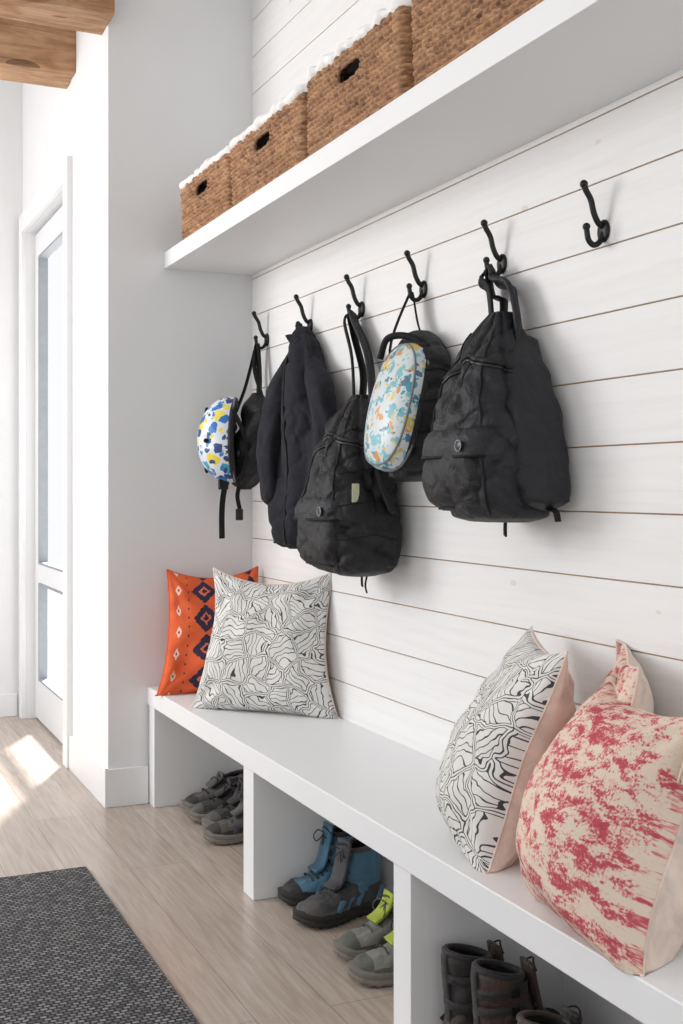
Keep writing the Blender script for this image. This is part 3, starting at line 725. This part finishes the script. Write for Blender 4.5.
# ------------------------------------------------------------ shoes
def shoe(name,x,y,yaw,Lg,W,shaft,mu,mtoe,msole,mlace,seed,accent=None,tongue=None,bands=0):
    """toe points local -x ; origin under toe tip"""
    r=root(name,(x,y,0.001),(0,0,yaw)); k=W/.1; kl=Lg
    wid=[(0,.008),(.03,.026),(.12,.041),(.28,.049),(.45,.043),(.62,.035),(.82,.036),(.94,.031),(1,.012)]
    hei=[(0,.010),(.04,.028),(.14,.042),(.3,.050),(.45,.066),(.58,.088),(.75,.092),(.92,.088),(1,.045)]
    zs=.028; vs=[];fs=[];m=30;n=26;mi=[]
    for i in range(m+1):
        s=i/m; w=interp(wid,s)[0]*k; hh=interp(hei,s)[0]
        for j in range(n):
            a=pi*j/(n-1); c=math.cos(a); sn=math.sin(a)
            p=V((s*kl,w*(abs(c)**.75)*(1 if c>0 else -1),zs-.006+hh*sn**.7))
            p+=V((0,0,1))*.006*noise.noise(p*30+V((seed,0,0)))+V((0,c,0))*.005*noise.noise(p*45+V((0,seed,0)))
            p.z-=.004*math.exp(-((s-.3)/.02)**2)*sn
            vs.append(p)
    for i in range(m):
        for j in range(n-1):
            side=(j<5 or j>n-7)
            fs.append((i*n+j,i*n+j+1,(i+1)*n+j+1,(i+1)*n+j)); mi.append(1 if i/m<.16 or (i/m<.5 and (j<3 or j>n-5)) or (i/m>.85 and side) or (.52<i/m<.6 and side) else 0)
        fs.append((i*n,(i+1)*n,(i+1)*n+n-1,i*n+n-1)); mi.append(0)
    fs.append(tuple(range(n))); mi.append(1); fs.append(tuple(m*n+j for j in range(n))); mi.append(0)
    mesh('upper',vs,fs,[mu,mtoe],r,True,mi)
    out=[]
    M_=48
    for i in range(M_+1):
        s=i/M_; out.append((s,interp(wid,s)[0]*k*1.08+.002))
    loop=[(s*(kl+.012)-.006,w) for s,w in out]+[(s*(kl+.012)-.006,-w) for s,w in reversed(out)]
    vs=[];fs=[];q=len(loop)
    lev=[(0,.93),(.006,1.0),(.016,.985),(.017,.965),(.020,.965),(.021,.985),(.03,1.0),(.034,.95)]
    for z,sc in lev:
        for ii,(a,b_) in enumerate(loop):
            toe=.012*max(0,1-a/(.22*kl))**2
            tr=(.005 if (ii%4<2 and z<.005) else 0)
            vs.append((kl/2+(a-kl/2)*(1-(1-sc)*.3),b_*sc,z+toe+tr))
    for l in range(len(lev)-1):
        for j in range(q): kk=(j+1)%q; fs.append((l*q+j,l*q+kk,(l+1)*q+kk,(l+1)*q+j))
    fs.append(tuple(range(q))); fs.append(tuple((len(lev)-1)*q+j for j in range(q)))
    mesh('sole',vs,fs,msole,r)
    n=32;vs=[];fs=[];mi=[];lv=12; cx=.74*kl; top=.10+shaft
    rings=[]
    for i in range(lv+1):
        t=i/lv; z=.07+(top-.07)*t; ra=(.24-.04*t)*kl*(1 if shaft<.05 else .95); rb=.036*k*(1+.06*t)
        rings.append((z,ra,rb,1))
    raT,rbT=rings[-1][1],rings[-1][2]
    rings.append((top+.004,raT*.92,rbT*.92,1))
    for z,ra,rb in ((top-.01,raT*.82,rbT*.8),(.05,.17*kl,.026*k)): rings.append((z,ra,rb,0))
    for (z,ra,rb,_) in rings:
        for j in range(n):
            a=2*pi*j/n; lean=(z-.07)*.12
            zz=z+(.02 if z>.09 else 0)*math.cos(a)*-.3+(.012*math.cos(a) if z>top-.03 else 0)
            p=V((cx+lean+ra*math.cos(a)-(.015 if z<.09 else 0),rb*math.sin(a),zz)); p+=V((math.cos(a),math.sin(a),0))*(.012 if bands else .008)*noise.noise(p*(24)+V((seed,1,1)))
            vs.append(p)
    for i in range(len(rings)-1):
        for j in range(n): kk=(j+1)%n; fs.append((i*n+j,i*n+kk,(i+1)*n+kk,(i+1)*n+j)); mi.append(0 if i<=lv else 1)
    fs.append(tuple((len(rings)-1)*n+j for j in range(n))); mi.append(1)
    mesh('collar',vs,fs,[accent or mu,M['inside']],r,True,mi)
    def ringp(z,ex): 
        t=(z-.07)/(top-.07); ra=(.24-.04*t)*kl*(1 if shaft<.05 else .95)+ex; rb=.036*k*(1+.06*t)+ex
        return [(cx+(z-.07)*.12+ra*math.cos(2*pi*j/28),rb*math.sin(2*pi*j/28),z+.004*math.sin(2*pi*j/28*2+seed)) for j in range(28)]
    P=[(cx+(top-.07)*.12+raT*.96*math.cos(2*pi*j/24),rbT*.96*math.sin(2*pi*j/24),top+.003+.012*math.cos(2*pi*j/24)) for j in range(24)]
    sweep('collar_padding',P,circ(.0075,8),mtoe,r,closed=True)
    for bi in range(bands):
        z=.085+(top-.10)*(bi+.6)/bands
        sweep('ankle_strap',ringp(z,.002),[(-.009,-.002),(.009,-.002),(.009,.003),(-.009,.003)],mtoe,r,side=(0,0,1),closed=True)
        for sg in (-1,1): boxes('strap_buckle',[(cx-.010,cx+.012,sg*(.038*k+.004)-.003,sg*(.038*k+.004)+.003,z-.010,z+.010)],M['plast'],r,.002)
    strap('tongue',[(.36*kl,0,.090),(.46*kl,0,.106),(.53*kl,0,.10+shaft*.6+.01),(.56*kl,0,top+(.012 if bands else .024))],.05*k,.01,tongue or mu,r,(0,1,0))
    xb=cx+(top-.07)*.12+raT
    strap('heel_tab',[(.985*kl,0,.05),(.965*kl,0,.09),(xb+.002,0,top-.01),(xb-.002,0,top+.018)],.024,.007,tongue or mtoe,r,(0,1,0))
    nl=4+int(shaft/.025)
    for i in range(nl):
        t=i/(nl-1)
        if t<.55: xx=(.30+.22*t/.55)*kl; zz=.026+interp(hei,xx/kl)[0]+.003
        else: xx=.52*kl; zz=.112+(top-.10)*(t-.55)/.45
        hw=.02*k; sgn=1 if i%2 else -1
        tube('lace',[(xx+.006,-hw*1.25,zz-.010),(xx-sgn*.003,-hw*.5,zz+.002),(xx-.003,0,zz+.005),(xx+sgn*.003,hw*.5,zz+.002),(xx+.006,hw*1.25,zz-.010)],.002,mlace,r,6,4)
        ball('eyelet',(xx+.007,hw*1.25,zz-.009),.0035,mtoe,r,n=5); ball('eyelet',(xx+.007,-hw*1.25,zz-.009),.0035,mtoe,r,n=5)
    for sg in (-1,1):
        if not bands: tube('lace_bow',[(.5*kl,0,top-.0),(.47*kl,sg*.02,top+.004),(.44*kl,sg*.034,top-.016),(.45*kl,sg*.02,top-.03),(.5*kl,0,top-.006)],.0019,mlace,r,6,5)
        for q in (.33,.46,.6,.85):
            w=interp(wid,q)[0]*k*1.01
            strap('side_overlay',[(q*kl,sg*w,.035),(q*kl+.012,sg*w*.97,.055),(q*kl+.03,sg*w*.82,.075 if q>.5 else .062)],.016 if q!=.46 else .008,.003,(tongue if q==.46 and tongue else accent or mtoe),r,(1,0,0),4)
    return r
shoe('hiking_shoe',1.30,4.37,R(4),.28,.105,.015,M['sh_grey'],M['sh_dk'],M['sole_w'],M['web'],1)
shoe('hiking_shoe.001',1.285,4.245,R(-6),.28,.105,.02,M['sh_dk'],M['sh_grey'],M['sole_w'],M['web'],2)
shoe('hiking_shoe.002',1.30,4.10,R(8),.28,.105,.06,M['sh_dk'],M['sh_grey'],M['sole_w'],M['web'],3,M['sh_dk'])
shoe('hiking_shoe.003',1.26,3.97,R(-2),.28,.105,.06,M['sh_grey'],M['sh_dk'],M['sole_w'],M['sh_dk'],4,M['purple'])
shoe('winter_boot',1.28,3.285,R(3),.28,.115,.10,M['sh_teal'],M['sh_dk'],M['sole_d'],M['sh_dk'],5,M['sh_teal'])
shoe('winter_boot.001',1.26,3.10,R(14),.30,.12,.095,M['sh_slate'],M['sh_grey'],M['sole_d'],M['sh_dk'],6,M['sh_teal'])
shoe('running_shoe',1.265,2.84,R(2),.28,.105,.035,M['sh_green2'],M['sh_green'],M['sole_w'],M['sh_green'],7,M['sh_green'],M['lime'])
shoe('running_shoe.001',1.24,2.70,R(-4),.28,.105,.035,M['sh_green2'],M['sh_green'],M['sole_w'],M['sh_dk'],8,M['sh_green'],M['lime'])
shoe('leather_boot',1.555,2.265,R(180),.29,.112,.115,M['sh_brown'],M['sh_dk'],M['sole_d'],M['web'],9,M['sh_dk'],bands=2)
shoe('leather_boot.001',1.57,2.145,R(176),.29,.112,.115,M['sh_brown'],M['sh_dk'],M['sole_d'],M['web'],10,bands=3)
shoe('leather_boot.002',1.56,1.995,R(184),.29,.11,.08,M['sh_dk'],M['sh_brown'],M['sole_d'],M['web'],11,M['sh_brown'],bands=2)
shoe('leather_boot.003',1.55,1.865,R(178),.29,.11,.08,M['sh_brown'],M['sh_dk'],M['sole_d'],M['web'],12,bands=2)
# ------------------------------------------------------------ light & camera
w=bpy.data.worlds.new('World'); S.world=w; w.use_nodes=True
bg=w.node_tree.nodes['Background']; bg.inputs[0].default_value=(.98,.988,1.0,1); bg.inputs[1].default_value=1.04
sl=bpy.data.lights.new('sun','SUN'); sl.energy=13; sl.angle=.08; sl.color=(1,.98,.95)
so=bpy.data.objects.new('sun',sl); S.collection.objects.link(so)
so.rotation_euler=V((-.5,-1,-1.25)).to_track_quat('-Z','Y').to_euler()
al=bpy.data.lights.new('side_fill_light','AREA'); al.shape='RECTANGLE'; al.size=1.8; al.size_y=1.6; al.energy=88; al.color=(.985,.99,1)  # unseen area lamp added at left for soft side light and shadows
ao=bpy.data.objects.new('side_fill_light',al); S.collection.objects.link(ao); ao.location=(-1.9,5.2,2.2)
ao.rotation_euler=(V((1.5,3.2,1.2))-ao.location).to_track_quat('-Z','Y').to_euler()
cam=bpy.data.cameras.new('camera'); co_=bpy.data.objects.new('camera',cam); S.collection.objects.link(co_)
co_.location=(0,0,1.25); co_.rotation_euler=(pi/2,0,-R(24.2))
cam.sensor_fit='VERTICAL'; cam.sensor_height=36; cam.lens=1180/1024*36; cam.shift_y=-25/1024
cam.clip_start=.05
S.camera=co_
